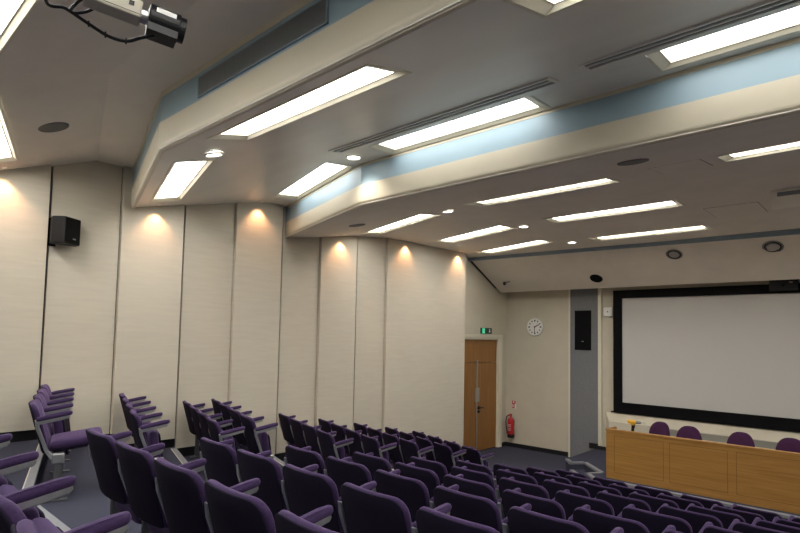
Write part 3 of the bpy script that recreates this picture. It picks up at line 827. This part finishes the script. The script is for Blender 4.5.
# ------------------------------------------------------------------ auditorium seats
HB = .765
def bendback(u, v, d):
    # u across, v along the height of the back, d towards the sitter
    z = .580 + v
    y = .012 + (HB - z) * .27 - .030 * (1 - (u / .235) ** 2) + .02 + d
    return (u, y, z)
def bm_back():
    bm = bmesh.new(); ol = rrect(.237, .203, (.03, .03, .075, .075), 5)
    dense = []
    for i in range(len(ol)):
        a, b = ol[i], ol[(i + 1) % len(ol)]; L_ = math.hypot(a[0] - b[0], a[1] - b[1]); k = 5 if L_ > .2 else 1
        for j in range(k): dense.append((a[0] + (b[0] - a[0]) * j / k, a[1] + (b[1] - a[1]) * j / k))
    pillow(bm, dense, .038, .012, bendback, .003); return bm, dense
def bm_backpanel(dense):
    bm = bmesh.new(); ol = [(u * .982, v * .976 - .001) for u, v in dense]
    pillow(bm, ol, .012, .006, lambda u, v, d: bendback(u, v, d - .0235)); return bm
def bm_seat(folded):
    bm = bmesh.new(); ol = rrect(.214, .195, (.06, .06, .03, .03), 5)
    if folded: fn = lambda u, v, d: (u, .198 - .03 * (v / .195) + d * .96, .425 + v)
    else: fn = lambda u, v, d: (u, .335 - v, .455 - .025 * (v / .195) + d)
    pillow(bm, ol, .072, .024, fn, .006); return bm
def bm_seatpan(folded):
    bm = bmesh.new(); ol = rrect(.195, .17, (.05, .05, .03, .03), 4)
    if folded: fn = lambda u, v, d: (u, .198 - .03 * (v / .195) + .046 + d, .415 + v)
    else: fn = lambda u, v, d: (u, .335 - v, .407 - .025 * (v / .195) + d)
    pillow(bm, ol, .016, .006, fn); return bm
def bm_arm(x):
    bm = bmesh.new()
    sweep(bm, [(.045, .638), (.10, .652), (.20, .670), (.270, .683), (.285, .688)], [(.018, .016), (.019, .022), (.019, .021), (.018, .018), (.014, .010)])
    bmesh.ops.recalc_face_normals(bm, faces=bm.faces[:]); bev(bm, .005, 2)
    bmesh.ops.translate(bm, verts=bm.verts[:], vec=(x, 0, 0)); return bm
def bm_pad(x):
    bm = bmesh.new(); ol = rrect(.128, .024, (.0225,) * 2 + (.0225,) * 2, 4)
    pillow(bm, ol, .036, .012, lambda u, v, d: (x + v, .168 + u, .684 + .19 * u + d + .001), .004); return bm
def bm_leg(x):
    bm = bmesh.new()
    sweep(bm, [(.050, .664), (.056, .60), (.10, .48), (.125, .41), (.165, .355), (.21, .325)], [(.016, .016), (.014, .014), (.012, .013), (.012, .014), (.013, .018), (.014, .02)])
    bmesh.ops.recalc_face_normals(bm, faces=bm.faces[:]); bev(bm, .005, 2)
    bmesh.ops.translate(bm, verts=bm.verts[:], vec=(x, 0, 0)); return bm
def bm_ped(x):
    bm = bmesh.new()
    box(bm, -.013, .013, .185, .24, .018, .335); box(bm, -.026, .026, .13, .29, 0, .018)
    bmesh.ops.recalc_face_normals(bm, faces=bm.faces[:]); bev(bm, .004, 2)
    bmesh.ops.translate(bm, verts=bm.verts[:], vec=(x, 0, 0)); return bm
def bm_hub(x):
    bm = bmesh.new(); box(bm, -.02, .02, .165, .255, .30, .385); bmesh.ops.recalc_face_normals(bm, faces=bm.faces[:]); bev(bm, .012, 3)
    bmesh.ops.translate(bm, verts=bm.verts[:], vec=(x, 0, 0)); return bm
def bm_hinge(s):
    bm = bmesh.new(); cyl(bm, .012, 0, .04, 12, mtx=Matrix.Translation((s * .232 - .02, .205, .36)) @ Matrix.Rotation(PI / 2, 4, 'Y')); return bm

GX = .262
def make_seat(folded, right_end):
    t = thing('auditorium_seat', '', 'seat')
    bm, dense = bm_back()
    bk = obj('backrest', bm, 'purple', t, smooth=True)
    obj('back_panel', bm_backpanel(dense), 'purple_dark_shade', bk, smooth=True)  # rear of the back, shade from the overhead lights put into its colour
    st = obj('seat', bm_seat(folded), 'purple', t, smooth=True)
    obj('seat_pan', bm_seatpan(folded), 'purple_dark_shade', st, smooth=True)
    for s in (-1, 1): obj('hinge', bm_hinge(s), 'alu', t)
    for s in ((-1, 1) if right_end else (-1,)):
        a = obj('armrest', bm_arm(s * GX), 'alu', t)
        obj('arm_pad', bm_pad(s * GX), 'purple', a, smooth=True)
        l = obj('leg', bm_leg(s * GX), 'alu', t)
        obj('hub_plate', bm_hub(s * GX), 'alu', l)
        obj('pedestal', bm_ped(s * GX), 'darkmetal', l)
    return t
protos = {}
used = {}
def copy_tree(o, parent=None):
    c = o.copy(); C.objects.link(c)
    if parent:
        c.parent = parent; c.matrix_parent_inverse = o.matrix_parent_inverse.copy()
    for ch in [x for x in bpy.data.objects if x.parent == o]: copy_tree(ch, c)
    return c
def put_seat(x, y, z, ang, label, group, folded=True, right_end=False):
    key = (folded, right_end)
    if key not in protos:
        protos[key] = make_seat(*key); s = protos[key]
    else:
        s = copy_tree(protos[key])
    s.location = (x, y, z); s.rotation_euler = (0, 0, ang)
    s['label'] = label; s['category'] = 'seat'; s['group'] = group
    return s
ORD = ['front', 'second', 'third', 'fourth', 'fifth', 'sixth', 'seventh', 'eighth', 'ninth', 'tenth']
FROM = ['aisle', 'second from the aisle', 'third from the aisle', 'fourth from the aisle', 'fifth from the aisle', 'sixth from the aisle']
# centre block: top left corner of the first back in each row, seats in view
CEN = {0: (-3.649, 7.144, 0, 6), 1: (-3.672, 6.398, 0, 6), 2: (-3.703, 5.677, 0, 6), 3: (-3.717, 4.945, 0, 6), 4: (-3.731, 4.192, 0, 6), 5: (-3.753, 3.44, 0, 6), 6: (-3.791, 2.724, 0, 6), 7: (-3.815, 1.987, 0, 5), 8: (-3.818, 1.229, 0, 5), 9: (-3.80, .45, 1, 5)}
ca, sa = math.cos(R(-2)), math.sin(R(-2))
for k, (x, y, n0, n1) in CEN.items():
    for n in range(n0, n1):
        d = .54 * n + .217
        where = 'aisle seat' if n == 0 else 'seat ' + FROM[n]
        put_seat(x + d * ca, y + d * sa, F(k), R(-2), 'purple tip-up ' + where + ', ' + ORD[k] + ' row from the stage, centre block', 'purple seats of the centre block', True, False)
# left block, turned towards the stage: top left corner of the aisle back in each row
LEF = {8: (-5.823, 1.399), 7: (-5.748, 2.206), 6: (-5.731, 3.00), 5: (-5.70, 3.40), 4: (-5.588, 4.494), 3: (-5.567, 5.248), 2: (-5.577, 6.032), 1: (-5.554, 6.782), 0: (-5.51, 7.506)}
LA = R(-17); ca, sa = math.cos(LA), math.sin(LA)
SP = .523
for k, (x, y) in LEF.items():
    x = max(min(x, -5.53), -5.62) if k != 5 else -5.61
    sp = .512 if k == 8 else SP
    if k == 8: x = -5.655
    for n in range(4):
        d = .225 - sp * n
        z = F(6) if k == 5 else F(k)
        folded = not (k == 8 and n == 0)
        where = ('aisle seat' if n == 0 else ('seat against the wall' if n == 3 else 'seat ' + FROM[n]))
        st = ' with its cushion down' if not folded else ''
        put_seat(x + d * ca, y + d * sa, z, LA, 'purple tip-up ' + where + st + ', ' + ORD[k] + ' row from the stage, left wall block', 'purple seats of the left wall block', folded, n == 0)

# ------------------------------------------------------------------ world, camera, view
w = bpy.data.worlds.new('world'); bpy.context.scene.world = w; w.use_nodes = True
w.node_tree.nodes['Background'].inputs['Color'].default_value = (0, 0, 0, 1)
cam = bpy.data.cameras.new('camera'); co = bpy.data.objects.new('camera', cam); C.objects.link(co)
cam.sensor_fit = 'HORIZONTAL'; cam.sensor_width = 36; cam.lens = 550 / 800 * 36; cam.clip_start = .05
cam.shift_y = 37 / 800
yaw, pitch, roll = R(42.9), R(3.38), R(1.13)
fwd0 = Vector((-math.sin(yaw), math.cos(yaw), 0)); right0 = Vector((math.cos(yaw), math.sin(yaw), 0)); up0 = Vector((0, 0, 1))
fwd = fwd0 * math.cos(pitch) + up0 * math.sin(pitch); up = up0 * math.cos(pitch) - fwd0 * math.sin(pitch)
right = right0 * math.cos(roll) + up * math.sin(roll); up2 = up * math.cos(roll) - right0 * math.sin(roll)
mw = Matrix((right, up2, -fwd)).transposed().to_4x4(); mw.translation = (0, 0, 2.7)
co.matrix_world = mw
sc = bpy.context.scene; sc.camera = co
sc.view_settings.view_transform = 'Standard'; sc.view_settings.look = 'None'
sc.view_settings.gamma = 1; sc.view_settings.use_curve_mapping = False
sc.view_settings.exposure = 0.35
